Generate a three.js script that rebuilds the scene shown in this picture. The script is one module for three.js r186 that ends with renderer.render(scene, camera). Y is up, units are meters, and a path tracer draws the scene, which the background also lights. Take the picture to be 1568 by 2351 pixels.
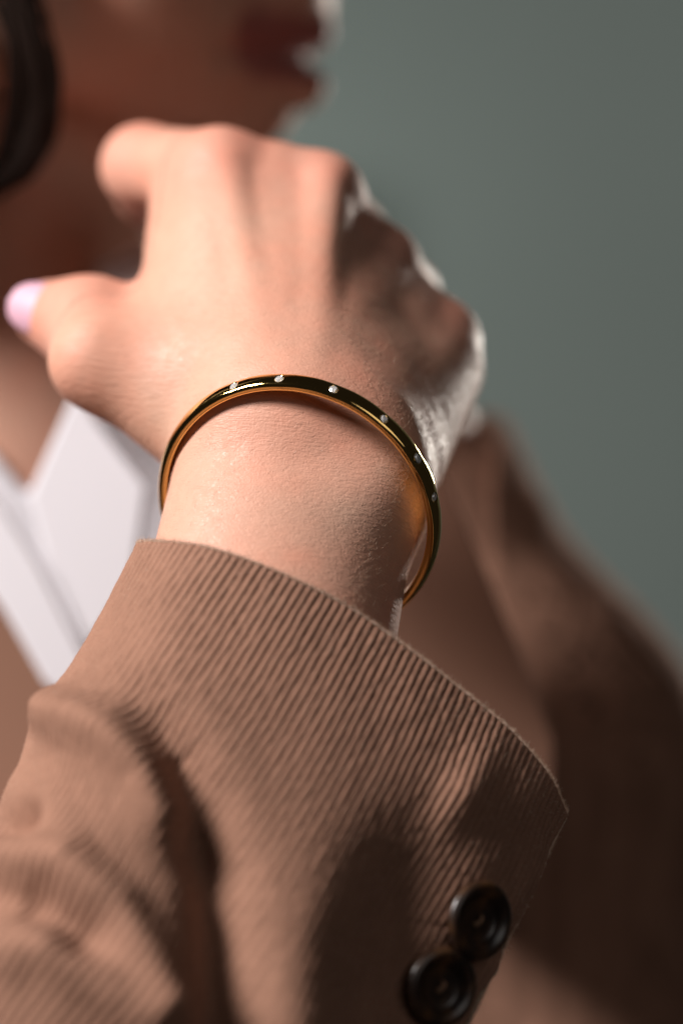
import * as THREE from 'three';
import { mergeGeometries } from 'three/addons/utils/BufferGeometryUtils.js';
import { RectAreaLightUniformsLib } from 'three/addons/lights/RectAreaLightUniformsLib.js';

// ------------------------------------------------------------------ camera, light, exposure
RectAreaLightUniformsLib.init();
const H = 1.25;                                   // height of the wrist above the floor, metres
const D = 640;                                    // lens to wrist, millimetres
const scene = new THREE.Scene();
const camera = new THREE.PerspectiveCamera(2 * Math.atan(117.55 / D) * 180 / Math.PI, 682 / 1024, 0.02, 20);
camera.position.set(0, H, D / 1000);
camera.lookAt(0, H, 0);
camera.focus = 0.643;
camera.userData.fStop = 3.0;
scene.background = new THREE.Color().setRGB(0.01, 0.0095, 0.009);

const renderer = new THREE.WebGLRenderer({ antialias: true });
renderer.toneMapping = THREE.LinearToneMapping;
renderer.toneMappingExposure = 1.0;
renderer.shadowMap.enabled = true;

// studio lamps: [name, label, position (m, from the wrist), aim, width, height, colour, intensity]
const LAMPS = [
  ['softbox', 'white square softbox lighting the back of the hand', [-0.68, 0.56, 0.34], [-0.01, 0.0, -0.02], 0.28, 0.28, [1.0, 0.95, 0.93], 86],
  ['added_fill_panel', 'large dim white panel added at the front to lift the shadows', [0.55, 0.35, 0.85], [0.02, 0, -0.15], 0.6, 0.6, [1.0, 0.94, 0.9], 0.38],  // added fill, brightens the shaded jacket and face
  ['strip_light', 'narrow strip light behind the far shoulder', [0.43, 0.17, -0.84], [0.02, 0.0, -0.05], 0.05, 0.12, [1.0, 0.93, 0.84], 300],
  ['added_wall_light', 'small unseen panel light added to brighten the grey green wall', [-0.12, 0.2, -1.0], [-0.02, 0.12, -1.2], 0.1, 0.1, [0.98, 1.0, 0.95], 3.7],  // added out of sight behind the head to shape the falloff on the wall
];

// ------------------------------------------------------------------ small maths
const V = (x, y, z) => new THREE.Vector3(x, y, z);
// a point of the scene (mm from the wrist) that stands at depth z on the line through a point of the measured photograph
const at = (px, py, z) => { const s = (D - z) / D * 0.1; return [(px - 784) * s, (1175.5 - py) * s, z]; };
function rng(seed) { let a = seed >>> 0; return () => { a = (a + 0x6D2B79F5) >>> 0; let t = a; t = Math.imul(t ^ t >>> 15, t | 1); t ^= t + Math.imul(t ^ t >>> 7, t | 61); return ((t ^ t >>> 14) >>> 0) / 4294967296; }; }
function hash3(x, y, z) { let h = Math.imul(x, 374761393) ^ Math.imul(y, 668265263) ^ Math.imul(z, 2147483647 - 1274126177); h = Math.imul(h ^ h >>> 13, 1274126177); h ^= h >>> 16; return (h >>> 0) / 4294967296; }
const sm = (t) => t * t * (3 - 2 * t);
function noise3(x, y, z) {
  const xi = Math.floor(x), yi = Math.floor(y), zi = Math.floor(z), u = sm(x - xi), v = sm(y - yi), w = sm(z - zi);
  const L = (a, b, t) => a + (b - a) * t;
  return L(L(L(hash3(xi, yi, zi), hash3(xi + 1, yi, zi), u), L(hash3(xi, yi + 1, zi), hash3(xi + 1, yi + 1, zi), u), v),
    L(L(hash3(xi, yi, zi + 1), hash3(xi + 1, yi, zi + 1), u), L(hash3(xi, yi + 1, zi + 1), hash3(xi + 1, yi + 1, zi + 1), u), v), w);
}
const fbm = (x, y, z, n = 3) => { let s = 0, a = 0.5; for (let i = 0; i < n; i++) { s += a * (noise3(x, y, z) - 0.5); x *= 2.03; y *= 2.03; z *= 2.03; a *= 0.5; } return s * 2; };
const smin = (a, b, k) => { const h = Math.max(k - Math.abs(a - b), 0) / k; return Math.min(a, b) - h * h * k * 0.25; };
const smax = (a, b, k) => -smin(-a, -b, k);
const clamp = (x, a, b) => Math.min(b, Math.max(a, x));
const step01 = (a, b, x) => sm(clamp((x - a) / (b - a), 0, 1));
// tapered capsule
function cone(a, b, r1, r2) {
  const [ax, ay, az] = a, dx = b[0] - ax, dy = b[1] - ay, dz = b[2] - az, l = 1 / (dx * dx + dy * dy + dz * dz);
  return (x, y, z) => { const px = x - ax, py = y - ay, pz = z - az, h = clamp((px * dx + py * dy + pz * dz) * l, 0, 1); return Math.hypot(px - h * dx, py - h * dy, pz - h * dz) - (r1 + (r2 - r1) * h); };
}
const ball = (c, r) => (x, y, z) => Math.hypot(x - c[0], y - c[1], z - c[2]) - r;
function egg(c, r) { return (x, y, z) => { const X = (x - c[0]), Y = (y - c[1]), Z = (z - c[2]); const k0 = Math.hypot(X / r[0], Y / r[1], Z / r[2]), k1 = Math.hypot(X / r[0] / r[0], Y / r[1] / r[1], Z / r[2] / r[2]); return k1 < 1e-9 ? -Math.min(...r) : k0 * (k0 - 1) / k1; }; }
const chain = (pts, k) => { const c = []; for (let i = 0; i + 1 < pts.length; i++) c.push(cone(pts[i][0], pts[i + 1][0], pts[i][1], pts[i + 1][1])); return (x, y, z) => { let d = c[0](x, y, z); for (let i = 1; i < c.length; i++) d = smin(d, c[i](x, y, z), k); return d; }; };

// naive surface nets over a box; skips blocks far from the surface; returns a BufferGeometry in metres with smooth normals
function mesher(f, lo, hi, cell, fine) {
  const n = [0, 1, 2].map((i) => Math.ceil((hi[i] - lo[i]) / cell) + 1), [nx, ny, nz] = n;
  const g = new Float32Array(nx * ny * nz).fill(1e3), B = 8, rad = B * cell * 0.87 * 1.5, live = [];
  for (let bz = 0; bz < nz; bz += B) for (let by = 0; by < ny; by += B) for (let bx = 0; bx < nx; bx += B) {
    const d = f(lo[0] + (bx + B / 2) * cell, lo[1] + (by + B / 2) * cell, lo[2] + (bz + B / 2) * cell);
    const far = Math.abs(d) > rad; if (!far) live.push([bx, by, bz]);
    for (let z = bz; z < Math.min(bz + B, nz); z++) for (let y = by; y < Math.min(by + B, ny); y++) for (let x = bx; x < Math.min(bx + B, nx); x++)
      g[x + nx * (y + ny * z)] = far ? d : f(lo[0] + x * cell, lo[1] + y * cell, lo[2] + z * cell);
  }
  const id = new Int32Array(nx * ny * nz).fill(-1), pos = [], idx = [];
  const E = [[0, 1], [2, 3], [4, 5], [6, 7], [0, 2], [1, 3], [4, 6], [5, 7], [0, 4], [1, 5], [2, 6], [3, 7]];
  const q = new Float32Array(8);
  for (const [bx, by, bz] of live) for (let z = bz; z < Math.min(bz + B, nz - 1); z++) for (let y = by; y < Math.min(by + B, ny - 1); y++) for (let x = bx; x < Math.min(bx + B, nx - 1); x++) {
    const i0 = x + nx * (y + ny * z); let m = 0;
    for (let k = 0; k < 8; k++) { q[k] = g[i0 + (k & 1) + nx * ((k >> 1 & 1) + ny * (k >> 2 & 1))]; if (q[k] < 0) m |= 1 << k; }
    if (m === 0 || m === 255) continue;
    let sx = 0, sy = 0, sz = 0, c = 0;
    for (const [a, b] of E) if ((q[a] < 0) !== (q[b] < 0)) { const t = q[a] / (q[a] - q[b]); sx += (a & 1) + t * ((b & 1) - (a & 1)); sy += (a >> 1 & 1) + t * ((b >> 1 & 1) - (a >> 1 & 1)); sz += (a >> 2 & 1) + t * ((b >> 2 & 1) - (a >> 2 & 1)); c++; }
    id[i0] = pos.length / 3; pos.push(lo[0] + (x + sx / c) * cell, lo[1] + (y + sy / c) * cell, lo[2] + (z + sz / c) * cell);
  }
  const quad = (a, b, c, d, flip) => { if (a < 0 || b < 0 || c < 0 || d < 0) return; flip ? idx.push(a, c, b, a, d, c) : idx.push(a, b, c, a, c, d); };
  for (const [bx, by, bz] of live) for (let z = Math.max(1, bz); z < Math.min(bz + B, nz - 1); z++) for (let y = Math.max(1, by); y < Math.min(by + B, ny - 1); y++) for (let x = Math.max(1, bx); x < Math.min(bx + B, nx - 1); x++) {
    const i0 = x + nx * (y + ny * z), a = g[i0] < 0;
    if (a !== g[i0 + 1] < 0) quad(id[i0 - nx - nx * ny], id[i0 - nx * ny], id[i0], id[i0 - nx], !a);
    if (a !== g[i0 + nx] < 0) quad(id[i0 - 1 - nx * ny], id[i0 - 1], id[i0], id[i0 - nx * ny], !a);
    if (a !== g[i0 + nx * ny] < 0) quad(id[i0 - 1 - nx], id[i0 - nx], id[i0], id[i0 - 1], !a);
  }
  const nv = pos.length / 3, P = new Float32Array(pos), N = new Float32Array(nv * 3), e = fine || cell * 0.5;
  for (let i = 0; i < nv; i++) {
    let x = P[i * 3], y = P[i * 3 + 1], z = P[i * 3 + 2], gx, gy, gz, l;
    for (let it = 0; it < 2; it++) {
      gx = f(x + e, y, z) - f(x - e, y, z); gy = f(x, y + e, z) - f(x, y - e, z); gz = f(x, y, z + e) - f(x, y, z - e); l = Math.hypot(gx, gy, gz) || 1; gx /= l; gy /= l; gz /= l;
      if (it === 0) { const d = clamp(f(x, y, z), -cell, cell) * 0.9; x -= gx * d; y -= gy * d; z -= gz * d; }
    }
    P[i * 3] = x / 1000; P[i * 3 + 1] = y / 1000; P[i * 3 + 2] = z / 1000; N[i * 3] = gx; N[i * 3 + 1] = gy; N[i * 3 + 2] = gz;
  }
  const geo = new THREE.BufferGeometry();
  geo.setAttribute('position', new THREE.BufferAttribute(P, 3)); geo.setAttribute('normal', new THREE.BufferAttribute(N, 3)); geo.setIndex(idx);
  return geo;
}
function paint(geo, fn) {           // vertex colours (linear) from mm positions
  const p = geo.attributes.position, c = new Float32Array(p.count * 3);
  for (let i = 0; i < p.count; i++) { const k = fn(p.getX(i) * 1000, p.getY(i) * 1000, p.getZ(i) * 1000); c.set(k, i * 3); }
  geo.setAttribute('color', new THREE.BufferAttribute(c, 3)); return geo;
}
function unwrap(geo, fn) { const p = geo.attributes.position, c = new Float32Array(p.count * 2); for (let i = 0; i < p.count; i++) c.set(fn(p.getX(i) * 1000, p.getY(i) * 1000, p.getZ(i) * 1000), i * 2); geo.setAttribute('uv', new THREE.BufferAttribute(c, 2)); return geo; }

const mesh = (name, geo, mat, parent) => { const m = new THREE.Mesh(geo, mat); m.name = name; m.castShadow = m.receiveShadow = true; parent.add(m); return m; };
const thing = (name, label, category) => { const g = new THREE.Group(); g.name = name; g.position.set(0, H, 0); g.userData = { label, category }; scene.add(g); return g; };
const lin = (r, g, b) => new THREE.Color().setRGB(r, g, b);
function dataTex(n, fn, rep = 1) {
  const d = new Uint8Array(n * n * 4);
  for (let y = 0; y < n; y++) for (let x = 0; x < n; x++) { const v = clamp(fn(x / n, y / n), 0, 1) * 255, i = (x + n * y) * 4; d[i] = d[i + 1] = d[i + 2] = v; d[i + 3] = 255; }
  const t = new THREE.DataTexture(d, n, n); t.wrapS = t.wrapT = THREE.RepeatWrapping; t.magFilter = THREE.LinearFilter; t.minFilter = THREE.LinearMipmapLinearFilter; t.generateMipmaps = true; t.repeat.set(rep, rep); t.needsUpdate = true; return t;
}
// value noise that repeats every (px, py) lattice cells
function pnoise(x, y, px, py, s) { const xi = Math.floor(x), yi = Math.floor(y), u = sm(x - xi), v = sm(y - yi), h = (a, b) => hash3(((a % px) + px) % px, ((b % py) + py) % py, s); const L = (a, b, t) => a + (b - a) * t; return L(L(h(xi, yi), h(xi + 1, yi), u), L(h(xi, yi + 1), h(xi + 1, yi + 1), u), v); }

// ------------------------------------------------------------------ materials
// skin relief: fine crossing lines and pores; one tile is 40 mm
const skinBump = dataTex(1024, (u, v) => {
  const wob = 0.6 * (pnoise(u * 14, v * 14, 14, 14, 5) - 0.5), wob2 = 0.6 * (pnoise(u * 14, v * 14, 14, 14, 6) - 0.5);
  const ridge = (a, b, p, q, s) => { const r = 1 - Math.abs(2 * pnoise(a, b, p, q, s) - 1); return r * r; };
  const l1 = ridge(u * 20 + v * 20 + wob, v * 84 + wob2, 20, 84, 11), l2 = ridge(u * 20 - v * 20 + wob2, v * 92 + wob, 20, 92, 12);
  const fine = pnoise(u * 118, v * 132, 118, 132, 13), mid = pnoise(u * 60, v * 80, 60, 80, 14);
  return 0.8 - 0.26 * l1 - 0.24 * l2 + 0.26 * (fine - 0.5) + 0.16 * (mid - 0.5);
});
// skin gloss: small oily specks in a matt ground, same 40 mm tile
const skinGloss = dataTex(512, (u, v) => 0.6 + 0.14 * (pnoise(u * 30, v * 30, 30, 30, 31) - 0.5) - 0.12 * step01(0.62, 0.85, pnoise(u * 96, v * 96, 96, 96, 33)));
const M = {
  skin: new THREE.MeshPhysicalMaterial({ color: 0xffffff, vertexColors: true, roughness: 1, roughnessMap: skinGloss, bumpMap: skinBump, bumpScale: 0.00013, specularIntensity: 0.7, sheen: 0.2, sheenRoughness: 0.5, sheenColor: lin(1, 0.55, 0.42) }),
  nail: new THREE.MeshPhysicalMaterial({ color: lin(0.54, 0.31, 0.38), roughness: 0.5, clearcoat: 0.15, clearcoatRoughness: 0.1 }),
  gold: new THREE.MeshPhysicalMaterial({ color: lin(0.95, 0.62, 0.22), metalness: 1, roughness: 0.07 }),
  diamond: new THREE.MeshPhysicalMaterial({ color: 0xffffff, roughness: 0.03, transmission: 0.6, thickness: 0.001, ior: 2.4, clearcoat: 1, clearcoatRoughness: 0 }),
  cord: new THREE.MeshPhysicalMaterial({ color: 0xffffff, vertexColors: true, roughness: 0.95, specularIntensity: 0.25, sheen: 0.5, sheenRoughness: 0.45, sheenColor: lin(0.6, 0.42, 0.33) }),
  cordFar: new THREE.MeshPhysicalMaterial({ color: 0xffffff, vertexColors: true, roughness: 0.95, specularIntensity: 0.25, sheen: 0.5, sheenRoughness: 0.45, sheenColor: lin(0.6, 0.42, 0.33) }),
  horn: new THREE.MeshPhysicalMaterial({ color: 0xffffff, vertexColors: true, roughness: 0.35, clearcoat: 0.25, clearcoatRoughness: 0.15 }),
  fibre: new THREE.MeshPhysicalMaterial({ color: lin(0.68, 0.5, 0.38), roughness: 0.6 }),  // paler than the cloth: light through the pile is put into the colour
  backlitEdge: new THREE.MeshPhysicalMaterial({ color: lin(0.56, 0.43, 0.31), roughness: 0.9, sheen: 0.4, sheenColor: lin(0.8, 0.65, 0.5) }),  // pale tone stands in for backlight on the vent edge
  thread: new THREE.MeshStandardMaterial({ color: lin(0.32, 0.18, 0.11), roughness: 0.9 }),
  cotton: new THREE.MeshPhysicalMaterial({ color: lin(0.68, 0.66, 0.69), roughness: 0.9, sheen: 0.3, sheenColor: lin(1, 1, 1) }),
  hair: new THREE.MeshPhysicalMaterial({ color: lin(0.016, 0.008, 0.005), roughness: 0.7, specularIntensity: 0.4 }),
  strand: new THREE.MeshPhysicalMaterial({ color: lin(0.56, 0.4, 0.28), roughness: 0.25 }),
  wall: new THREE.MeshStandardMaterial({ color: 0xffffff, vertexColors: true, roughness: 0.95 }),
  lampBody: new THREE.MeshStandardMaterial({ color: lin(0.02, 0.02, 0.02), roughness: 0.7 }),
  lampFace: new THREE.MeshStandardMaterial({ color: lin(0.8, 0.8, 0.8), emissive: lin(1, 0.97, 0.92), emissiveIntensity: 0.08, roughness: 0.9 }),
};

// ------------------------------------------------------------------ setting: the wall, the lamps
{
  const g = new THREE.PlaneGeometry(3.6, 2.6, 90, 65);
  paint(g, (x, y) => { const n = 1 + 0.05 * fbm(x / 90, y / 90, 3); return [0.2 * n, 0.245 * n, 0.225 * n]; });
  const w = mesh('wall', g, M.wall, scene); w.position.set(0, 1.3, -1.2); w.castShadow = false;
  w.userData = { kind: 'structure', label: 'plain grey green painted wall behind the woman', category: 'wall' };
}
for (const [name, label, p, aim, w, h, c, power] of LAMPS) {
  const g = new THREE.Group(); g.name = name; g.position.set(p[0], p[1] + H, p[2]); g.lookAt(aim[0], aim[1] + H, aim[2]); g.userData = { label, category: 'lamp' }; scene.add(g);
  const shell = new THREE.CylinderGeometry(Math.SQRT1_2 * 1.06, Math.SQRT1_2 * 0.35, 1, 4, 1, true); shell.rotateY(Math.PI / 4); shell.rotateX(Math.PI / 2); shell.scale(w, h, 0.12); shell.translate(0, 0, -0.075);
  mesh('housing', shell, M.lampBody, g);
  const face = new THREE.BoxGeometry(w, h, 0.006); face.translate(0, 0, -0.012); mesh('diffuser', face, M.lampFace, g);
  const l = new THREE.RectAreaLight(new THREE.Color().setRGB(...c), power, w, h); l.position.set(p[0], p[1] + H, p[2]); l.lookAt(aim[0], aim[1] + H, aim[2]); scene.add(l);
}

// ------------------------------------------------------------------ the woman: hand and forearm (mm)
const q = at;
const wristR = q(540, 1125, -18), wristU = q(808, 1185, -21);
const armDir = V(-0.17, -0.88, 0.42).normalize().toArray();
const along = (p, d) => [p[0] + armDir[0] * d, p[1] + armDir[1] * d, p[2] + armDir[2] * d];
const shift = (p, x, y, z) => [p[0] + x, p[1] + y, p[2] + z];
const mcp = [q(508, 400, -66), q(738, 448, -67), q(872, 606, -73), q(1010, 775, -72)], mr = [11.2, 10.2, 9.4, 9.2];
const cmc = [q(555, 945, -26), q(640, 935, -20), q(740, 955, -19), q(835, 1005, -23)];
// a limb of oval section: half width rx and half depth ry change from the wrist up the arm
function oval(c, dir, t, rx0, ry0, rx1, ry1, len) {
  const a = V(...dir), T = V(...t); T.addScaledVector(a, -T.dot(a)).normalize(); const n = new THREE.Vector3().crossVectors(a, T);
  return (x, y, z) => {
    const X = x - c[0], Y = y - c[1], Z = z - c[2], h = X * a.x + Y * a.y + Z * a.z, f = clamp(h / len, 0, 1), rx = rx0 + (rx1 - rx0) * f, ry = ry0 + (ry1 - ry0) * f, over = h < 0 ? -h : h > len ? h - len : 0;
    const u = X * T.x + Y * T.y + Z * T.z, v = X * n.x + Y * n.y + Z * n.z, k0 = Math.hypot(u / rx, v / ry, over / ry), k1 = Math.hypot(u / rx / rx, v / ry / ry, over / ry / ry);
    return k1 < 1e-9 ? -ry : k0 * (k0 - 1) / k1;
  };
}
const fingers = [
  chain([[mcp[0], 11], [q(330, 382, -92), 10.4], [q(342, 440, -118), 8.2], [q(400, 500, -132), 7.2]], 4),
  chain([[mcp[1], 10], [q(800, 535, -104), 9.2], [q(700, 650, -122), 8.2], [q(600, 690, -112), 7]], 4),
  chain([[mcp[2], 9.2], [q(925, 672, -104), 8.8], [q(810, 780, -118), 7.8], [q(710, 800, -106), 6.8]], 4),
  chain([[mcp[3], 8.8], [q(1018, 850, -92), 8], [q(930, 900, -106), 7], [q(850, 915, -96), 6.2]], 4),
];
const thumbMcp = q(228, 828, -38), thumbIp = q(212, 748, -58), thumbTip = q(112, 722, -66);
const thumb = chain([[q(455, 985, -36), 12], [thumbMcp, 9.9], [thumbIp, 10.4], [thumbTip, 8.5]], 10);
const palmBones = [
  oval(q(676, 1135, -20.5), armDir, [0.97, -0.22, 0], 29.2, 21, 31, 23, 75),
  ball(q(858, 1120, -17), 12),                                       // the end of the ulna
  cone(cmc[0], mcp[0], 14.6, mr[0]), cone(cmc[1], mcp[1], 15.4, mr[1]), cone(cmc[2], mcp[2], 14, mr[2]), cone(cmc[3], mcp[3], 14, mr[3]),
  cone(q(600, 860, -29), q(622, 460, -68), 13, 11.2), cone(q(720, 860, -31), q(800, 600, -70), 12.5, 8.5), cone(q(820, 900, -36), q(930, 760, -73), 12, 8.5), cone(q(470, 860, -36), q(450, 480, -70), 13, 12),
  ball(q(628, 432, -70), 10), ball(q(792, 556, -70), 8.6), cone(q(925, 712, -72), q(905, 770, -60), 8.2, 8.6),   // between the knuckles
  cone(q(900, 1050, -34), q(1006, 860, -66), 13, 11),                // heel of the hand
  cone(q(420, 860, -38), q(440, 600, -66), 12.5, 9.5),               // muscle between thumb and index
  cone(q(360, 800, -40), q(420, 700, -58), 9, 7),                    // web
];
const tendons = [[q(520, 390, -57), q(620, 860, -14)], [q(752, 430, -58), q(715, 860, -14)], [q(870, 600, -65), q(740, 890, -12)], [q(1006, 768, -65), q(820, 950, -18)]].map(([a, b], i) => cone(a, b, i === 1 ? 3.6 : 2.4, i === 1 ? 2.4 : 1.4));
function armSdf(x, y, z) {
  let d = palmBones[0](x, y, z);
  for (let i = 1; i < palmBones.length; i++) d = smin(d, palmBones[i](x, y, z), i < 2 ? 14 : i < 6 ? 10 : 8);
  for (const t of tendons) d = smin(d, t(x, y, z), 5);
  d = smin(d, thumb(x, y, z), 8);
  for (const f of fingers) d = smin(d, f(x, y, z), 4.5);
  return d;
}
const handBox = [[-108, -75, -145], [52, 112, 40]];
const bx = along(q(670, 1155, -18), 60);
function handSdf(x, y, z) { const cut = (x - bx[0]) * armDir[0] + (y - bx[1]) * armDir[1] + (z - bx[2]) * armDir[2]; return Math.max(armSdf(x, y, z), cut); }
const handGeo = mesher(handSdf, ...handBox, 0.9, 0.5);

// head, neck, trunk, upper arm
const LZ = -165;
const elbow = q(140, 3150, 25);
const rightShoulder = [-235, -45, -215];
const trunk = (() => {
  const parts = [cone([-100, 165, -195], [-96, 20, -195], 46, 52), cone([-215, -35, -220], [-10, 5, -220], 52, 50), egg([-85, -150, -225], [160, 190, 92]),
    cone([-10, 5, -220], [55, -75, -208], 46, 42), cone([55, -75, -208], [85, -300, -185], 40, 36)];
  return (x, y, z) => { let d = parts[0](x, y, z); for (let i = 1; i < parts.length; i++) d = smin(d, parts[i](x, y, z), 28); return d; };
})();
// the face is turned a little away: from the room to the head's own axes (nose along +x)
const turnC = Math.cos(0.1), turnS = Math.sin(0.1);
const faceSpace = (x, y, z) => { const X = x - 2 + 95, Z = z - LZ - 2; return [-95 + X * turnC - Z * turnS, y + 1, LZ + X * turnS + Z * turnC]; };
const head = (() => {
  const parts = [egg([-98, 235, LZ - 5], [98, 88, 74]), cone([-55, 185, LZ - 4], [-52, 142, LZ - 4], 50, 40), ball([-66, 158, LZ + 26], 30), ball([-66, 158, LZ - 26], 30),
    cone([-38, 119, LZ], [-100, 135, LZ + 42], 12, 17), cone([-38, 119, LZ], [-100, 135, LZ - 42], 12, 17), ball([-27, 121, LZ], 12),
    egg([-22, 150, LZ], [18, 14, 26]), cone([-2, 186, LZ], [-22, 225, LZ], 10, 7), ball([2, 181, LZ], 9), ball([-8, 178, LZ + 11], 7), ball([-8, 178, LZ - 11], 7)];
  const lips = [cone([-11.5, 140, LZ + 6], [-33, 131, LZ + 22], 7, 1.5), cone([-11.5, 140, LZ - 6], [-33, 131, LZ - 22], 7, 1.5), cone([-12.5, 125, LZ + 6], [-33, 130, LZ + 22], 6.5, 1.5), cone([-12.5, 125, LZ - 6], [-33, 130, LZ - 22], 6.5, 1.5)];
  const slit = [cone([-4, 132.6, LZ], [-20, 131.5, LZ + 20], 3.2, 2), cone([-20, 131.5, LZ + 20], [-36, 129, LZ + 32], 1.8, 3), cone([-4, 132.6, LZ], [-20, 131.5, LZ - 20], 3.2, 2)];
  const eyes = [ball([-22, 212, LZ + 34], 15), ball([-22, 212, LZ - 34], 15)];
  return (wx, wy, wz) => {
    const [x, y, z] = faceSpace(wx, wy, wz);
    let d = parts[0](x, y, z); for (let i = 1; i < parts.length; i++) d = smin(d, parts[i](x, y, z), i < 4 ? 22 : 10);
    for (const l of lips) d = smin(d, l(x, y, z), 4);
    for (const s of slit) d = smax(d, -s(x, y, z), 4);
    for (const s of eyes) d = smax(d, -s(x, y, z), 8);
    return d;
  };
})();
const limb = chain([[along(q(680, 1155, -26), 52), 18], [elbow, 24], [rightShoulder, 44]], 16);
const bodySdf = (x, y, z) => Math.min(smin(smin(head(x, y, z), trunk(x, y, z), 18), 1e3, 1), limb(x, y, z));
const trunkGeo = mesher((x, y, z) => Math.max(smin(trunk(x, y, z), limb(x, y, z), 20), y - 60), [-300, -330, -330], [140, 66, 130], 8);
const headGeo = mesher((x, y, z) => Math.max(smin(head(x, y, z), trunk(x, y, z), 18), 48 - y), [-210, 44, -290], [30, 340, -80], 3);

// skin tone: pigment mottling at three sizes, pinker over joints and finger ends, lips
const skinTone = (x, y, z) => {
  const a = fbm(x / 22, y / 22, z / 22, 3), b = fbm(x / 5 + 40, y / 5, z / 5, 2), c = fbm(x / 1.6, y / 1.6 + 9, z / 1.6, 2);
  const red = 0.5 + 0.5 * a + 0.25 * b, t = 1 + 0.05 * a + 0.07 * b + 0.07 * c;
  return [0.54 * t, (0.276 - 0.05 * (red - 0.5) * 2) * t, (0.192 - 0.042 * (red - 0.5) * 2) * t];
};
const joints = [...mcp, thumbTip, thumbIp, q(325, 372, -92), q(318, 470, -112)];
const body = (() => {
  const up = V(...armDir).negate(), t = V(0.93, -0.28, -0.05); t.addScaledVector(up, -t.dot(up)).normalize(); const n = new THREE.Vector3().crossVectors(t, up).normalize(); if (n.z < 0) n.negate();
  const o = V(...q(700, 1000, -40));
  unwrap(handGeo, (x, y, z) => { const p = V(x, y, z).sub(o); return [Math.atan2(p.dot(n), p.dot(t)) * 34 / 40, p.dot(up) / 40]; });
  paint(handGeo, (x, y, z) => { const k = skinTone(x, y, z); let r = 0; for (const j of joints) r = Math.max(r, Math.exp(-((x - j[0]) ** 2 + (y - j[1]) ** 2 + (z - j[2]) ** 2) / 330)); return [k[0], k[1] * (1 - 0.16 * r), k[2] * (1 - 0.14 * r)]; });
  for (const g of [headGeo, trunkGeo]) unwrap(g, (x, y, z) => [x / 40, (y + 0.3 * z) / 40]);
  paint(trunkGeo, skinTone);
  paint(headGeo, (wx, wy, wz) => { const k = skinTone(wx, wy, wz), [x, y, z] = faceSpace(wx, wy, wz); const l = Math.max(0, 1 - Math.hypot((y - 133) / 11, Math.max(0, -27 - x) / 9)) > 0 ? step01(0, 0.3, 1 - Math.hypot((y - 133) / 11, Math.max(0, -27 - x) / 9)) : 0; return [k[0] * (1 - 0.4 * l), k[1] * (1 - 0.6 * l), k[2] * (1 - 0.52 * l)]; });
  return mergeGeometries([handGeo, headGeo, trunkGeo]);
})();
const woman = thing('person', 'woman resting her chin near her bent right hand, head turned in profile', 'person');
mesh('body', body, M.skin, woman);

// fine body hair on the forearm, wrist and hand
{
  const p = handGeo.attributes.position, nn = handGeo.attributes.normal, R = rng(99), pos = [], idx = [], flow = V(...armDir).negate().add(V(0.55, -0.1, 0)).normalize();
  for (let k = 0; k < 60000; k++) {
    const i = Math.floor(R() * p.count), P0 = V(p.getX(i), p.getY(i), p.getZ(i)).multiplyScalar(1000), n = V(nn.getX(i), nn.getY(i), nn.getZ(i));
    if (P0.y > 70 + 20 * R() || P0.x < -55 || P0.z < -85 || R() > (n.x > 0.45 ? 0.8 : 0.12)) continue;
    const d = flow.clone().addScaledVector(n, -flow.dot(n)).normalize().add(V(R() - 0.5, R() - 0.5, R() - 0.5).multiplyScalar(0.9)).addScaledVector(n, 0.25 + 0.35 * R()).normalize(), L = 0.7 + 1.3 * R() * R() * (P0.y < 20 ? 1.5 : 1), r = 0.013 + 0.009 * R() + (n.x > 0.45 ? 0.006 : 0);
    const side = new THREE.Vector3().crossVectors(d, n).normalize(), b = pos.length / 3;
    for (const [t, w] of [[-0.1, 1], [0.5, 0.8], [1, 0.25]]) for (let a = 0; a < 3; a++) { const c = P0.clone().addScaledVector(d, L * t).addScaledVector(n, -0.16 * L * t * t).addScaledVector(side, Math.cos(a * 2.094) * r * w).addScaledVector(n, Math.sin(a * 2.094) * r * w); pos.push(c.x / 1000, c.y / 1000, c.z / 1000); }
    for (let j = 0; j < 2; j++) for (let a = 0; a < 3; a++) { const e = b + j * 3 + a, f = b + j * 3 + (a + 1) % 3; idx.push(e, f, e + 3, f, f + 3, e + 3); }
  }
  const g = new THREE.BufferGeometry(); g.setAttribute('position', new THREE.Float32BufferAttribute(pos, 3)); g.setIndex(idx); g.computeVertexNormals();
  const h = mesh('fine_hair', g, M.strand, woman); h.userData.kind = 'stuff';
}

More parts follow.
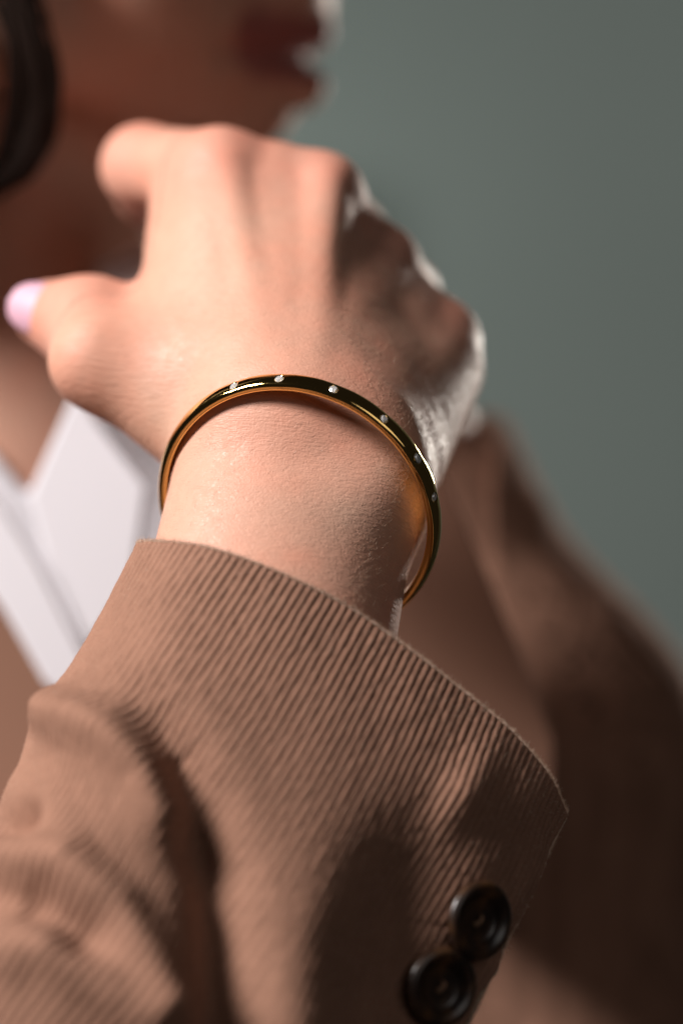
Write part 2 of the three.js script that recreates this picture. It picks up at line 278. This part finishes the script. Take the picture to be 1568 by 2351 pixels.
// thumbnail: a curved plate, long and rounded at its free end
{
  const d = V(...thumbTip).sub(V(...thumbIp)).normalize(); let m = V(-0.2, 0.12, 0.97); m.addScaledVector(d, -m.dot(d)).normalize(); const w = new THREE.Vector3().crossVectors(d, m).normalize();
  const base = V(...thumbTip).addScaledVector(d, -5), pos = [], idx = [], R = 8.8, nu = 24, nv = 20;
  for (let layer = 0; layer < 2; layer++) for (let j = 0; j <= nv; j++) for (let i = 0; i <= nu; i++) {
    const v = j / nv, u = i / nu * 2 - 1, lv = v * 13.5 - 2, half = 7.6 * (v < 0.12 ? Math.sqrt(1 - (1 - v / 0.12) ** 2 * 0.5) : v > 0.38 ? Math.sqrt(Math.max(0, 1 - ((v - 0.38) / 0.62) ** 2.1)) : 1), a = u * half / R;
    const r = (layer ? R - 0.55 : R) + 0.05, lift = 0.45 - 0.006 * lv * lv;
    const p = base.clone().addScaledVector(d, lv).addScaledVector(w, Math.sin(a) * r).addScaledVector(m, Math.cos(a) * r + lift + 0.5); pos.push(p.x / 1000, p.y / 1000, p.z / 1000);
  }
  const S = (nu + 1) * (nv + 1), id = (l, i, j) => l * S + j * (nu + 1) + i;
  for (let j = 0; j < nv; j++) for (let i = 0; i < nu; i++) { const a = id(0, i, j), b = id(0, i + 1, j), c = id(0, i + 1, j + 1), e = id(0, i, j + 1); idx.push(a, b, c, a, c, e, a + S, c + S, b + S, a + S, e + S, c + S); }
  const rim = []; for (let i = 0; i < nu; i++) rim.push([id(0, i, 0), id(0, i + 1, 0)]); for (let j = 0; j < nv; j++) rim.push([id(0, nu, j), id(0, nu, j + 1)]); for (let i = nu; i > 0; i--) rim.push([id(0, i, nv), id(0, i - 1, nv)]); for (let j = nv; j > 0; j--) rim.push([id(0, 0, j), id(0, 0, j - 1)]);
  for (const [a, b] of rim) idx.push(a, a + S, b, b, a + S, b + S);
  const g = new THREE.BufferGeometry(); g.setAttribute('position', new THREE.Float32BufferAttribute(pos, 3)); g.setIndex(idx); g.computeVertexNormals();
  mesh('fingernail', g, M.nail, woman).userData.label = 'pale pink polished thumbnail';
}

// hair: a cap over the skull, an unseen side mass added to shade the face, one loose lock along the cheek
{
  const cap = mesher((x, y, z) => smax(smin(egg([-118, 240, LZ - 5], [104, 100, 88])(x, y, z), smin(egg([-88, 262, LZ + 34], [72, 54, 52])(x, y, z), egg([-158, 214, LZ + 72], [50, 125, 36])(x, y, z), 25), 20) + 1.6 * Math.sin((x * 0.5 + y) * 0.25 + z * 0.3), Math.min(30 + 0.55 * (x + 40) - 0.75 * (y - 215), x + 108), 10), [-235, 55, -275], [15, 350, -40], 5);
  const R = rng(7), locks = [cap];
  const path = [q(-40, -260, -96), q(20, -60, -98), q(64, 70, -102), q(90, 200, -108), q(76, 310, -114), q(30, 395, -118), q(-60, 450, -122)];
  for (let k = 0; k < 70; k++) {
    const ox = (R() + R() - 1) * 7.5, oz = (R() - 0.5) * 12, ph = R() * 6;
    const c = new THREE.CatmullRomCurve3(path.map((p, i) => V((p[0] + ox * (0.7 + 0.4 * Math.sin(i + ph)) + (R() - 0.5)) / 1000, (p[1] + (R() - 0.5) * 2) / 1000, (p[2] + oz) / 1000)));
    locks.push(new THREE.TubeGeometry(c, 40, 0.00055 + R() * 0.0004, 5));
  }
  mesh('hair', mergeGeometries(locks.map((g) => { const h = g.index ? g : g; const o = new THREE.BufferGeometry(); o.setAttribute('position', h.attributes.position); o.setAttribute('normal', h.attributes.normal); o.setIndex(h.index); return o; })), M.hair, woman).userData.label = 'dark brown hair with one loose lock along the cheek';
}

// ------------------------------------------------------------------ bangle
const ring = (() => {
  const th = 32 * Math.PI / 180, maj = V(-0.8622, 0.5066, 0), min = V(0.5066 * Math.cos(th), 0.8622 * Math.cos(th), Math.sin(th)), nrm = V(-0.5066 * Math.sin(th), -0.8622 * Math.sin(th), Math.cos(th));
  const c = V(...q(683, 1171, -15));
  return { maj, min, nrm, c, R: 33.7 * (D + 15) / D };
})();
const bangle = thing('bangle', 'polished gold bangle set with small round diamonds around the wrist', 'bangle');
{
  const { maj, min, nrm, c, R } = ring;
  const angOf = (px, py) => { const p = V(...q(px, py, -10)).sub(c); return Math.atan2(p.dot(min) , p.dot(maj)); };
  const stones = [[568, 887], [674, 884], [778, 906], [870, 957], [941, 1030], [989, 1112]].map((s) => angOf(...s));
  for (let k = 1; k < 2; k++) stones.push(stones[5] - k * 0.31);
  // profile: radial r (0 = outer skin), axial a (mm): domed outside, flat flanks, shallow inside
  const prof = [], W = 4.0, T = 2.8;
  const crown = (a) => -0.12 * (a + 0.8) ** 2 - 0.3 * Math.max(0, Math.abs(a) - W / 2 + 0.35) ** 2 / 0.35, SEAT = 0.3, lean = 0.24 * (SEAT + 0.8);   // domed, its crest on the hand's side
  for (let i = 0; i <= 40; i++) { const a = (i / 40 - 0.5) * W; prof.push([crown(a), a]); }
  const e0 = prof[prof.length - 1][0];
  for (let i = 1; i <= 5; i++) prof.push([e0 - (T - 0.25 + e0) * i / 5, W / 2 + 0.03 * Math.sin(i)]);
  for (let i = 0; i <= 8; i++) { const a = (0.5 - i / 8) * (W - 0.4); prof.push([-T + 0.12 * (2 * a / W) ** 2 - 0.02, a]); }
  for (let i = 1; i <= 5; i++) prof.push([-(T - 0.25) + (T - 0.25 + prof[0][0]) * i / 5.3, -W / 2]);
  const NS = 1600, NP = prof.length, pos = [], idx = [];
  for (let s = 0; s < NS; s++) {
    const a = s / NS * Math.PI * 2, rad = maj.clone().multiplyScalar(Math.cos(a)).addScaledVector(min, Math.sin(a));
    for (const [r, ax] of prof) {
      let rr = r;
      if (r > -1.75) for (const st of stones) { let da = a - st; da = Math.atan2(Math.sin(da), Math.cos(da)); const flat = Math.abs(da) * R; if (flat < 5) rr -= 0.1 * (1 - sm(flat / 5)); const dist = Math.hypot(da * R, ax - SEAT); if (dist < 1.24) rr -= 0.95 * Math.min(1, (1.24 - dist) / 0.88); }
      const p = c.clone().addScaledVector(rad, R + rr).addScaledVector(nrm, ax); pos.push(p.x / 1000, p.y / 1000, p.z / 1000);
    }
  }
  for (let s = 0; s < NS; s++) for (let k = 0; k < NP; k++) { const a = s * NP + k, b = s * NP + (k + 1) % NP, d = ((s + 1) % NS) * NP + k, e = ((s + 1) % NS) * NP + (k + 1) % NP; idx.push(a, d, b, b, d, e); }
  const g = new THREE.BufferGeometry(); g.setAttribute('position', new THREE.Float32BufferAttribute(pos, 3)); g.setIndex(idx); g.computeVertexNormals();
  mesh('band', g, M.gold, bangle);
  // round brilliant
  const P = [[0.0, 0], [0.5, 0], [0.86, -0.28], [0.9, -0.34], [0, -0.95]], dg = [];
  const oct = (r, y, off) => Array.from({ length: 8 }, (_, i) => [Math.cos((i + off) * Math.PI / 4) * r, y, Math.sin((i + off) * Math.PI / 4) * r]);
  const table = oct(0.52, 0, 0), girdle = oct(0.9, -0.3, 0.5), g2 = oct(0.9, -0.34, 0.5), tri = (a, b, d) => dg.push(...a, ...b, ...d);
  for (let i = 0; i < 8; i++) { const j = (i + 1) % 8, h = (i + 7) % 8; tri([0, 0, 0], table[j], table[i]); tri(table[i], table[j], girdle[i]); tri(table[i], girdle[i], girdle[h]); tri(girdle[h], girdle[i], g2[i]); tri(girdle[h], g2[i], g2[h]); tri(g2[h], g2[i], [0, -0.82, 0]); }
  const gem = new THREE.BufferGeometry(); gem.setAttribute('position', new THREE.Float32BufferAttribute(dg.map((x) => x * 1.26 / 1000), 3)); gem.computeVertexNormals();
  stones.forEach((a, k) => {
    const rad = maj.clone().multiplyScalar(Math.cos(a)).addScaledVector(min, Math.sin(a)), m = mesh('diamond', gem, M.diamond, bangle), p = c.clone().addScaledVector(rad, R + crown(SEAT) + 0.02).addScaledVector(nrm, SEAT); rad.addScaledVector(nrm, lean).normalize(); p.addScaledVector(rad, -0.04);
    m.position.set(p.x / 1000, p.y / 1000, p.z / 1000); m.quaternion.setFromUnitVectors(V(0, 1, 0), rad); m.rotateY(k * 0.7);
  });
}

// ------------------------------------------------------------------ jacket: the near sleeve with its ribs
const jacket = thing('corduroy_jacket', 'tan brown corduroy jacket with a buttoned cuff vent', 'jacket');
const sections = [
  [[1302, 1862, 2], [1262, 1778, 5], [1180, 1682, 8], [1060, 1582, 11], [920, 1474, 14], [800, 1392, 16], [640, 1312, 18], [480, 1256, 17], [380, 1242, 11], [318, 1248, 0]],
  [[1190, 2110, 10], [1110, 2010, 20], [970, 1890, 26], [830, 1790, 29], [660, 1680, 31], [480, 1570, 30], [330, 1490, 25], [245, 1440, 13], [215, 1455, 0]],
  [[1082, 2350, 20], [960, 2270, 33], [800, 2170, 40], [640, 2070, 44], [460, 1940, 45], [290, 1810, 42], [170, 1710, 33], [100, 1665, 18], [78, 1700, 3]],
  [[985, 2590, 32], [840, 2540, 47], [660, 2450, 55], [470, 2340, 60], [280, 2190, 61], [130, 2040, 56], [40, 1930, 44], [4, 1880, 26], [-15, 1920, 8]],
  [[870, 2860, 44], [680, 2820, 62], [480, 2720, 71], [270, 2580, 76], [80, 2410, 75], [-60, 2240, 66], [-140, 2110, 50], [-160, 2060, 30], [-165, 2120, 10]],
  [[740, 3160, 56], [550, 3120, 75], [350, 3020, 85], [140, 2880, 90], [-50, 2710, 90], [-190, 2540, 80], [-270, 2410, 64], [-300, 2360, 44], [-305, 2420, 24]],
].map((s) => s.map((p) => V(...q(...p))));
const NSAMP = 900;
const loops = sections.map((s, k) => {
  const L = s[s.length - 1], A = s[0], under = [], deep = 44 + k * 3;
  const back = A.clone().add(V(-9, 4, -5));
  for (let i = 1; i <= 7; i++) { const t = i / 8; under.push(L.clone().lerp(back, t).add(V(4 * Math.sin(Math.PI * t), -6 * Math.sin(Math.PI * t), -deep * Math.sin(Math.PI * t) ** 0.7))); }
  return new THREE.CatmullRomCurve3([...s, ...under, back], false, 'centripetal').getSpacedPoints(NSAMP);
});
const sleeveLen = loops[0].reduce((a, p, i, l) => a + (i ? p.distanceTo(l[i - 1]) : 0), 0);
const vAt = [0, 35, 75, 120, 170, 235];
function sleeveBase(u, v) {             // u, v in mm: across the ribs from the vent edge, along them from the hem
  const f = clamp(u / sleeveLen, 0, 1) * NSAMP, i = Math.min(NSAMP - 1, Math.floor(f)), t = f - i, at2 = (k) => loops[clamp(k, 0, 5)][i].clone().lerp(loops[clamp(k, 0, 5)][i + 1], t);
  let k = 0; while (k < 4 && v > vAt[k + 1]) k++;
  const s = (v - vAt[k]) / (vAt[k + 1] - vAt[k]), p1 = at2(k), p2 = at2(k + 1), p0 = k ? at2(k - 1) : p1.clone().multiplyScalar(2).sub(p2), p3 = k < 4 ? at2(k + 2) : p2.clone().multiplyScalar(2).sub(p1);
  const s2 = s * s, s3 = s2 * s; const w = [-0.5 * s3 + s2 - 0.5 * s, 1.5 * s3 - 2.5 * s2 + 1, -1.5 * s3 + 2 * s2 + 0.5 * s, 0.5 * s3 - 0.5 * s2];
  return p0.multiplyScalar(w[0]).addScaledVector(p1, w[1]).addScaledVector(p2, w[2]).addScaledVector(p3, w[3]);
}
// folds: [polyline of points on the cloth, half width mm, height mm (negative = valley)]
const folds = [
  [[[335, 1610, 32], [400, 1740, 40], [450, 1860, 44], [500, 2010, 48], [520, 2150, 52], [530, 2400, 58]], 6.2, -9.5, [0.2, 0.8, 1, 1, 1, 1]],
  [[[130, 1640, 24], [240, 1690, 36], [330, 1760, 42], [390, 1850, 46]], 5.6, 6.5],
  [[[20, 1990, 45], [150, 1995, 50], [260, 2090, 55], [330, 2200, 58], [380, 2300, 60]], 5.4, 7],
  [[[-20, 2190, 55], [110, 2190, 60], [230, 2270, 62], [330, 2360, 64]], 5.6, 7.5],
  [[[-20, 2060, 45], [90, 2070, 52], [200, 2150, 56]], 5, -5.5],
  [[[5, 1905, 30], [50, 1872, 38]], 4, -7],
  [[[1070, 1820, 18], [985, 1960, 27], [930, 2110, 34], [895, 2340, 42]], 14, -6.5, [0, 0.5, 0.9, 1]],
  [[[830, 1780, 30], [755, 1950, 37], [705, 2140, 43], [665, 2400, 52]], 12, 5, [0, 0.35, 0.9, 1]],
  [[[1130, 1720, 13], [1060, 1830, 19], [1000, 1930, 25]], 5, 2.6, [0.2, 1, 0.1]],
  [[[1230, 1960, 12], [1170, 2090, 15]], 3.5, 1.6],
].map(([pts, w, h, fade]) => ({ p: pts.map((p) => V(...q(...p))), w, h, fade }));
function foldHeight(p) {
  let s = 0;
  for (const f of folds) {
    let best = 1e9, amp = 1;
    for (let i = 0; i + 1 < f.p.length; i++) { const a = f.p[i], b = f.p[i + 1], dx = b.x - a.x, dy = b.y - a.y, dz = b.z - a.z, t = clamp(((p.x - a.x) * dx + (p.y - a.y) * dy + (p.z - a.z) * dz) / (dx * dx + dy * dy + dz * dz), 0, 1), d = Math.hypot((p.x - a.x - t * dx), (p.y - a.y - t * dy), (p.z - a.z - t * dz) * 0.4); if (d < best) { best = d; amp = f.fade ? f.fade[i] + (f.fade[i + 1] - f.fade[i]) * t : 1; } }
    s += amp * f.h * Math.exp(-((best / f.w) ** 2));
  }
  return s;
}
const PITCH = 1.78;
function ribHeight(u, v) {
  const n = Math.floor(u / PITCH), wob = 0.3 * (noise3(n * 7.3, v / 4, 1) - 0.5), x = (u / PITCH - n) * 2 - 1 + wob, top = 1 - Math.min(1, Math.abs(x)) ** 2.6;
  return (0.38 + 0.2 * (noise3(n * 3.1, v / 2.2, 5) - 0.5)) * top + 0.1 * (noise3(u / 0.35, v / 0.35, 8) - 0.5);
}
const cordTone = (u, v, p) => { const n = Math.floor(u / PITCH), k = 1 + 0.1 * (noise3(n * 5.7, v / 3, 2) - 0.5) + 0.16 * fbm(p.x / 14, p.y / 14, p.z / 14, 3) + 0.12 * (noise3(u / 0.5, v / 0.5, 4) - 0.5); return [0.258 * k, 0.136 * k, 0.092 * k]; };
const sleeveTop = (() => {
  // rows: turned-in hem, the fold over, then the outside up the arm
  const rows = []; const FR = 0.9;
  for (let v = 14; v > 1; v -= 1.2) rows.push({ v, off: -2 * FR - 0.4 }); for (let i = 0; i <= 8; i++) { const a = Math.PI * (1 - i / 8); rows.push({ v: FR - FR * Math.sin(a), off: -FR + FR * Math.cos(a) + 0 }); }
  for (let v = FR + 0.45; v < 150; v += v < 60 ? 0.55 : 0.9) rows.push({ v, off: 0 }); for (let v = 150; v <= 235; v += 4) rows.push({ v, off: 0 });
  const cols = [], turn = []; const vis = sleeveLen * 0.56, VR = 0.65;             // the vent edge is turned under like the hem
  for (let u = 9; u > 1; u -= 0.8) { cols.push(u); turn.push(-2 * VR - 0.3); } for (let i = 0; i <= 8; i++) { const a = Math.PI * (1 - i / 8); cols.push(VR - VR * Math.sin(a)); turn.push(-VR + VR * Math.cos(a)); }
  for (let u = VR + 0.15; u < vis; u += PITCH / 9) cols.push(u); for (let u = vis; u <= sleeveLen; u += PITCH / 3) cols.push(u); while (turn.length < cols.length) turn.push(0);
  const nu = cols.length, nr = rows.length, pos = new Float32Array(nu * nr * 3), col = new Float32Array(nu * nr * 3), idx = [];
  // coarse displaced surface with folds, then ribs along its normal
  const fold = (u, v) => { const p = sleeveBase(u, v), e = 1.5, a = sleeveBase(Math.min(u + e, sleeveLen), v).sub(sleeveBase(Math.max(u - e, 0), v)), b = sleeveBase(u, v + e).sub(sleeveBase(u, Math.max(0, v - e))), n = a.cross(b).normalize(); const pucker = (0.5 * fbm(u / 20, v / 26, 3, 2) + 1.5 * fbm(u / 26 + 9, v / 15, 6, 2) * step01(30, 70, v)) * clamp(v / 10, 0, 1); return { p: p.clone().addScaledVector(n, (foldHeight(p) + pucker) * clamp((sleeveLen * 0.6 - u) / 12, 0, 1)), n }; };
  const CS = 1.2, gu = Math.ceil(sleeveLen / CS) + 2, gv = Math.ceil(236 / CS) + 2, grid = [];
  for (let j = 0; j < gv; j++) for (let i = 0; i < gu; i++) grid.push(fold(Math.min(i * CS, sleeveLen), Math.min(j * CS, 235)).p);
  const nrmG = grid.map((_, k) => { const i = k % gu, j = Math.floor(k / gu), a = grid[j * gu + Math.min(i + 1, gu - 1)].clone().sub(grid[j * gu + Math.max(i - 1, 0)]), b = grid[Math.min(j + 1, gv - 1) * gu + i].clone().sub(grid[Math.max(j - 1, 0) * gu + i]); return a.cross(b).normalize(); });
  const sample = (u, v) => { const x = clamp(u / CS, 0, gu - 1.001), y = clamp(v / CS, 0, gv - 1.001), i = Math.floor(x), j = Math.floor(y), s = x - i, t = y - j, mix = (G) => G[j * gu + i].clone().multiplyScalar((1 - s) * (1 - t)).addScaledVector(G[j * gu + i + 1], s * (1 - t)).addScaledVector(G[(j + 1) * gu + i], (1 - s) * t).addScaledVector(G[(j + 1) * gu + i + 1], s * t); return { p: mix(grid), n: mix(nrmG).normalize() }; };
  for (let j = 0; j < nr; j++) for (let i = 0; i < nu; i++) {
    const u = cols[i], { v, off } = rows[j], { p, n } = sample(u, v), edge = turn[i], o = j * nu + i;
    const rim = off < 0 ? 0.6 : 1, waver = 0.5 * (noise3(u / 3, 2, 7) - 0.5) + 0.35 * (noise3(u / 0.5, 5, 7) - 0.5);
    const rib = ribHeight(u, v) * (off < -FR ? -0.6 : rim) * (edge < -VR ? -0.4 : 1), vv = off < 0 || v < 2 ? 1 : 0;
    p.addScaledVector(n, off + rib + edge); if (vv) { const d = sample(u, v + 2).p.sub(sample(u, v).p).normalize(); p.addScaledVector(d, waver * 0.5 - rib * 0.5 * (1 - v / 2)); }
    if (u < 6) { const d = sample(u + 2, v).p.sub(sample(u, v).p).normalize(), k = 1 - u / 6; p.addScaledVector(d, k * (1.5 * (noise3(v / 9, 3, 17) - 0.5) + 0.7 * (noise3(v / 2.2, 7, 17) - 0.5) + 0.3 * (noise3(v / 0.6, 1, 17) - 0.5))).addScaledVector(n, k * 1.2 * (noise3(v / 11, 9, 19) - 0.5)); }
    pos.set([p.x / 1000, p.y / 1000, p.z / 1000], o * 3); col.set(cordTone(u, v, p), o * 3);
  }
  for (let j = 0; j < nr - 1; j++) for (let i = 0; i < nu - 1; i++) { const a = j * nu + i, b = a + 1, c = a + nu, d = c + 1; idx.push(a, b, c, b, d, c); }
  const g = new THREE.BufferGeometry(); g.setAttribute('position', new THREE.BufferAttribute(pos, 3)); g.setAttribute('color', new THREE.BufferAttribute(col, 3)); g.setIndex(idx); g.computeVertexNormals();
  mesh('sleeve', g, M.cord, jacket).userData.label = 'ribbed near sleeve pushed up from the wrist';
  return sample;
})();

// loose fibres standing off the hem, the vent edge and the ribs
{
  const R = rng(5), pos = [], idx = [], add = (p, d, L, r) => {
    const a = new THREE.Vector3().crossVectors(d, V(0.3, 0.5, 0.8)).normalize(), c = new THREE.Vector3().crossVectors(d, a), bend = a.clone().multiplyScalar((R() - 0.5) * L * 0.8), b = pos.length / 3;
    for (const t of [-0.15, 0.5, 1]) for (let k = 0; k < 3; k++) { const o = p.clone().addScaledVector(d, L * t).addScaledVector(bend, t * t).addScaledVector(a, Math.cos(k * 2.094) * r * (1.1 - t * 0.7)).addScaledVector(c, Math.sin(k * 2.094) * r * (1.1 - t * 0.7)); pos.push(o.x / 1000, o.y / 1000, o.z / 1000); }
    for (let j = 0; j < 2; j++) for (let k = 0; k < 3; k++) { const e = b + j * 3 + k, f = b + j * 3 + (k + 1) % 3; idx.push(e, f, e + 3, f, f + 3, e + 3); }
  }, jig = (k) => V(R() - 0.5, R() - 0.5, R() - 0.5).multiplyScalar(k);
  for (let k = 0; k < 5200; k++) { const u = R() * sleeveLen * 0.56, s0 = sleeveTop(u, 0), out = s0.p.clone().sub(sleeveTop(u, 3).p).normalize(), q1 = (R() - 0.3) * 1.4; add(s0.p.clone().addScaledVector(s0.n, q1 - 0.5).addScaledVector(out, -0.25), out.multiplyScalar(0.9).addScaledVector(s0.n, 0.5 * q1).add(jig(1.1)).normalize(), 0.35 + 0.6 * R() ** 2 + (R() < 0.02 ? 0.9 : 0), 0.05 + 0.02 * R()); }
  for (let k = 0; k < 7500; k++) { const v = R() * 120, s0 = sleeveTop(0, v), out = s0.p.clone().sub(sleeveTop(3, v).p).normalize(); add(s0.p.clone().addScaledVector(s0.n, -1.2 + 1.1 * R()), out.add(jig(1.3)).normalize(), 0.4 + 0.6 * R() ** 2 + (R() < 0.015 ? 1.2 : 0), 0.05 + 0.025 * R()); }
  for (let k = 0; k < 16000; k++) { const u = R() * sleeveLen * 0.56, v = R() ** 1.4 * 110, s0 = sleeveTop(u, v), out = s0.p.clone().sub(sleeveTop(u, v + 3).p).normalize(); add(s0.p.clone().addScaledVector(s0.n, ribHeight(u, v)), s0.n.clone().multiplyScalar(0.7).add(out.multiplyScalar(0.5)).add(jig(1.2)).normalize(), 0.18 + 0.3 * R() ** 2, 0.028); }
  const g = new THREE.BufferGeometry(); g.setAttribute('position', new THREE.Float32BufferAttribute(pos, 3)); g.setIndex(idx); g.computeVertexNormals();
  mesh('fibre_fuzz', g, M.fibre, jacket).userData.kind = 'stuff';
}

// pale cord along the vent edge: its backlit glow put into the colour
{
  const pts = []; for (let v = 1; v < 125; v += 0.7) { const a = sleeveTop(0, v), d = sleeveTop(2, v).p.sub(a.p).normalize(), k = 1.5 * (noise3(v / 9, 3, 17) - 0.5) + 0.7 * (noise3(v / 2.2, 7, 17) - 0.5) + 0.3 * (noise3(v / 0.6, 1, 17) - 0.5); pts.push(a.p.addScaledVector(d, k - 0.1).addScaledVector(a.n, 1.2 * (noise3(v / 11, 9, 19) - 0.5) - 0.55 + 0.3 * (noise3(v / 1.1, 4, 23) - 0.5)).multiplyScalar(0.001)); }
  mesh('backlit_edge', new THREE.TubeGeometry(new THREE.CatmullRomCurve3(pts), 700, 0.00032, 6), M.backlitEdge, jacket).userData.label = 'pale cord standing in for the backlit vent edge';
}

// cuff buttons on the cloth beside the vent
{
  const prof = [[0, 0.2], [2.2, 0.2], [3.6, 0.5], [4.6, 1.5], [5.6, 2.1], [6.4, 1.95], [6.9, 1.3], [6.8, 0.4], [5.8, -0.3], [0, -0.4]].map(([x, y]) => new THREE.Vector2(x * 1.28 / 1000, y * 1.1 / 1000));
  const spl = new THREE.SplineCurve(prof.slice(1, 9)).getPoints(40), disc = new THREE.LatheGeometry([prof[9], ...spl.slice().reverse(), prof[0]], 56);
  paint(disc, (x, y, z) => { const t = clamp(0.5 + 1.1 * fbm(x / 5, y / 5, z / 3, 3), 0, 1); return [0.018 + 0.12 * t * t, 0.009 + 0.05 * t * t, 0.006 + 0.014 * t * t]; });
  const R = rng(21);
  for (const [px, py] of [[1084, 2110], [1001, 2264]]) {
    let best = null, bd = 1e9;
    for (let u = 3; u < 45; u += 1) for (let v = 10; v < 110; v += 1) { const s = sleeveTop(u, v), k = (D - s.p.z) / D * 0.1, d = Math.hypot(s.p.x / k + 784 - px, 1175.5 - s.p.y / k - py); if (d < bd) { bd = d; best = s; } }
    const b = mesh('button', disc, M.horn, jacket); b.userData.label = 'glossy dark horn cuff button'; const o = best.p.clone().addScaledVector(best.n, 1.6);
    b.position.set(o.x / 1000, o.y / 1000, o.z / 1000); b.quaternion.setFromUnitVectors(V(0, 1, 0), best.n); b.rotateY(R() * 3);
    const tufts = []; for (let k = 0; k < 9; k++) { const a = (R() - 0.5) * 0.9, x = (R() - 0.5) * 1.0; tufts.push(new THREE.TubeGeometry(new THREE.CatmullRomCurve3([V(-1.6, -0.3, x), V(-1.1, 0.7 + R() * 0.3, x + a * 0.4), V(0, 1.0 + R() * 0.4, x * 0.6), V(1.1, 0.7 + R() * 0.3, x - a * 0.4), V(1.6, -0.3, x)].map((p) => p.multiplyScalar(0.001))), 12, 0.00021, 5)); }
    mesh('thread', mergeGeometries(tufts), M.thread, b);
  }
}

// jacket: trunk, far arm, lapels; shell of cloth over the body
const farTone = (x, y, z) => { const k = 1 + 0.2 * fbm(x / 16, y / 16, z / 16, 3) + 0.12 * Math.sin(x / 0.3); return [0.258 * k, 0.136 * k, 0.092 * k]; };
{
  const far = chain([[[-45, 42, -225], 44], [[18, -24, -215], 49], [[50, -92, -205], 49], [[76, -190, -212], 48], [[84, -330, -212], 52]], 16);
  const creases = [[[50, -2, -200], [26, -42, -158], 8, 6], [[74, -44, -192], [36, -78, -150], 10, 8], [[92, -88, -194], [44, -112, -156], 12, 9], [[104, -132, -196], [54, -150, -160], 12, 10], [[114, -180, -200], [64, -188, -162], 12, 10]].map(([a, b, r, s]) => cone(a, b, r, s));
  mesh('sleeve', paint(mesher((x, y, z) => { let d = far(x, y, z); for (const c of creases) d = smin(d, c(x, y, z), 12); return Math.max(d, z < -400 ? 1 : -1e3); }, [-110, -345, -290], [160, 110, -105], 3.2), farTone), M.cordFar, jacket).userData.label = 'far sleeve with diagonal creases below the shoulder';
  const coat = (x, y, z) => trunk(x, y, z) - 9;
  const opening = (x, y) => Math.min((x + 93.7) * 0.82 + (y + 26.8) * 0.57, 40 - x * 1.0 - (y < -20 ? (y + 20) * -0.35 : (y + 20) * -0.1));   // > 0 inside the V that the shirt fills
  mesh('front_panel', paint(mesher((x, y, z) => { const c = coat(x, y, z), sh = Math.abs(c + 2.2) - 2.2; return smax(smax(sh, Math.max(Math.min(opening(x, y), z + 190), y - 30), 3), y - 75, 3); }, [-260, -300, -320], [110, 80, -100], 3.2), farTone), M.cordFar, jacket);
}
const slab = (pts, z0, zs, depth, mat, name, parent, label) => {   // a flap of cloth: an outline with thickness, following the chest by zs = [dz/dx, dz/dy]
  const s = new THREE.Shape(pts.map((p) => new THREE.Vector2(p[0], p[1]))), g = new THREE.ExtrudeGeometry(s, { depth, bevelEnabled: true, bevelSize: 1.2, bevelThickness: 1.2, bevelSegments: 3, curveSegments: 12 });
  const p = g.attributes.position; for (let i = 0; i < p.count; i++) { const x = p.getX(i), y = p.getY(i); p.setZ(i, p.getZ(i) + z0 + zs[0] * x + zs[1] * y); } g.scale(0.001, 0.001, 0.001); g.computeVertexNormals();
  if (mat.vertexColors) paint(g, farTone);
  const m = mesh(name, g, mat, parent); if (label) m.userData.label = label; return m;
};
const on = (z, ...pts) => pts.map(([px, py]) => at(px, py, z).slice(0, 2));
slab(on(-118, [-200, 1180], [-60, 1310], [0, 1395], [140, 1605], [260, 1800], [60, 2100], [-200, 1900]), -118, [0, 0], 4, M.cordFar, 'lapel', jacket, 'lapel folded over the white blouse');
slab(on(-124, [900, 850], [1020, 1120], [1110, 1330], [1180, 1500], [1260, 1700], [1250, 1900], [1100, 2100], [800, 1900], [780, 1300]), -126, [0, 0], 8, M.cordFar, 'lapel', jacket, 'wide lapel lying over the far chest');

// ------------------------------------------------------------------ white blouse
const blouse = thing('blouse', 'white open necked blouse under the jacket', 'blouse');
{
  const neckV = (x, y) => Math.min((x + 87) * 0.62 + (y - 6) * 0.55, -(x + 87) * 0.75 + (y - 6) * 0.62);
  mesh('front', mesher((x, y, z) => { const c = trunk(x, y, z) - 4 - 1.6 * Math.sin((x * 0.9 + y * 0.5) / 7) * step01(20, -30, y), sh = Math.abs(c + 1.6) - 1.6; return smax(smax(smax(sh, neckV(x, y), 3), y - 62, 2), z < -215 ? -215 - z : -1e3, 2); }, [-190, -200, -260], [20, 70, -100], 2.6), M.cotton, blouse);
  slab(on(-150, [236, 622], [300, 582], [420, 600], [480, 900], [390, 900], [330, 730], [262, 700]), -150, [0, 0], 2.4, M.cotton, 'collar', blouse, 'far side of the open collar beside the throat');
  slab(on(-118, [178, 905], [225, 985], [330, 1120], [300, 1330], [205, 1480], [120, 1290], [78, 1140]), -120, [0, 0], 2.4, M.cotton, 'collar', blouse, 'open collar flap');
  slab(on(-112, [-60, 1095], [5, 1180], [80, 1300], [190, 1520], [160, 1600], [110, 1560], [20, 1400], [-60, 1290]), -115.5, [0, 0], 2.2, M.cotton, 'placket', blouse);
}

renderer.render(scene, camera);
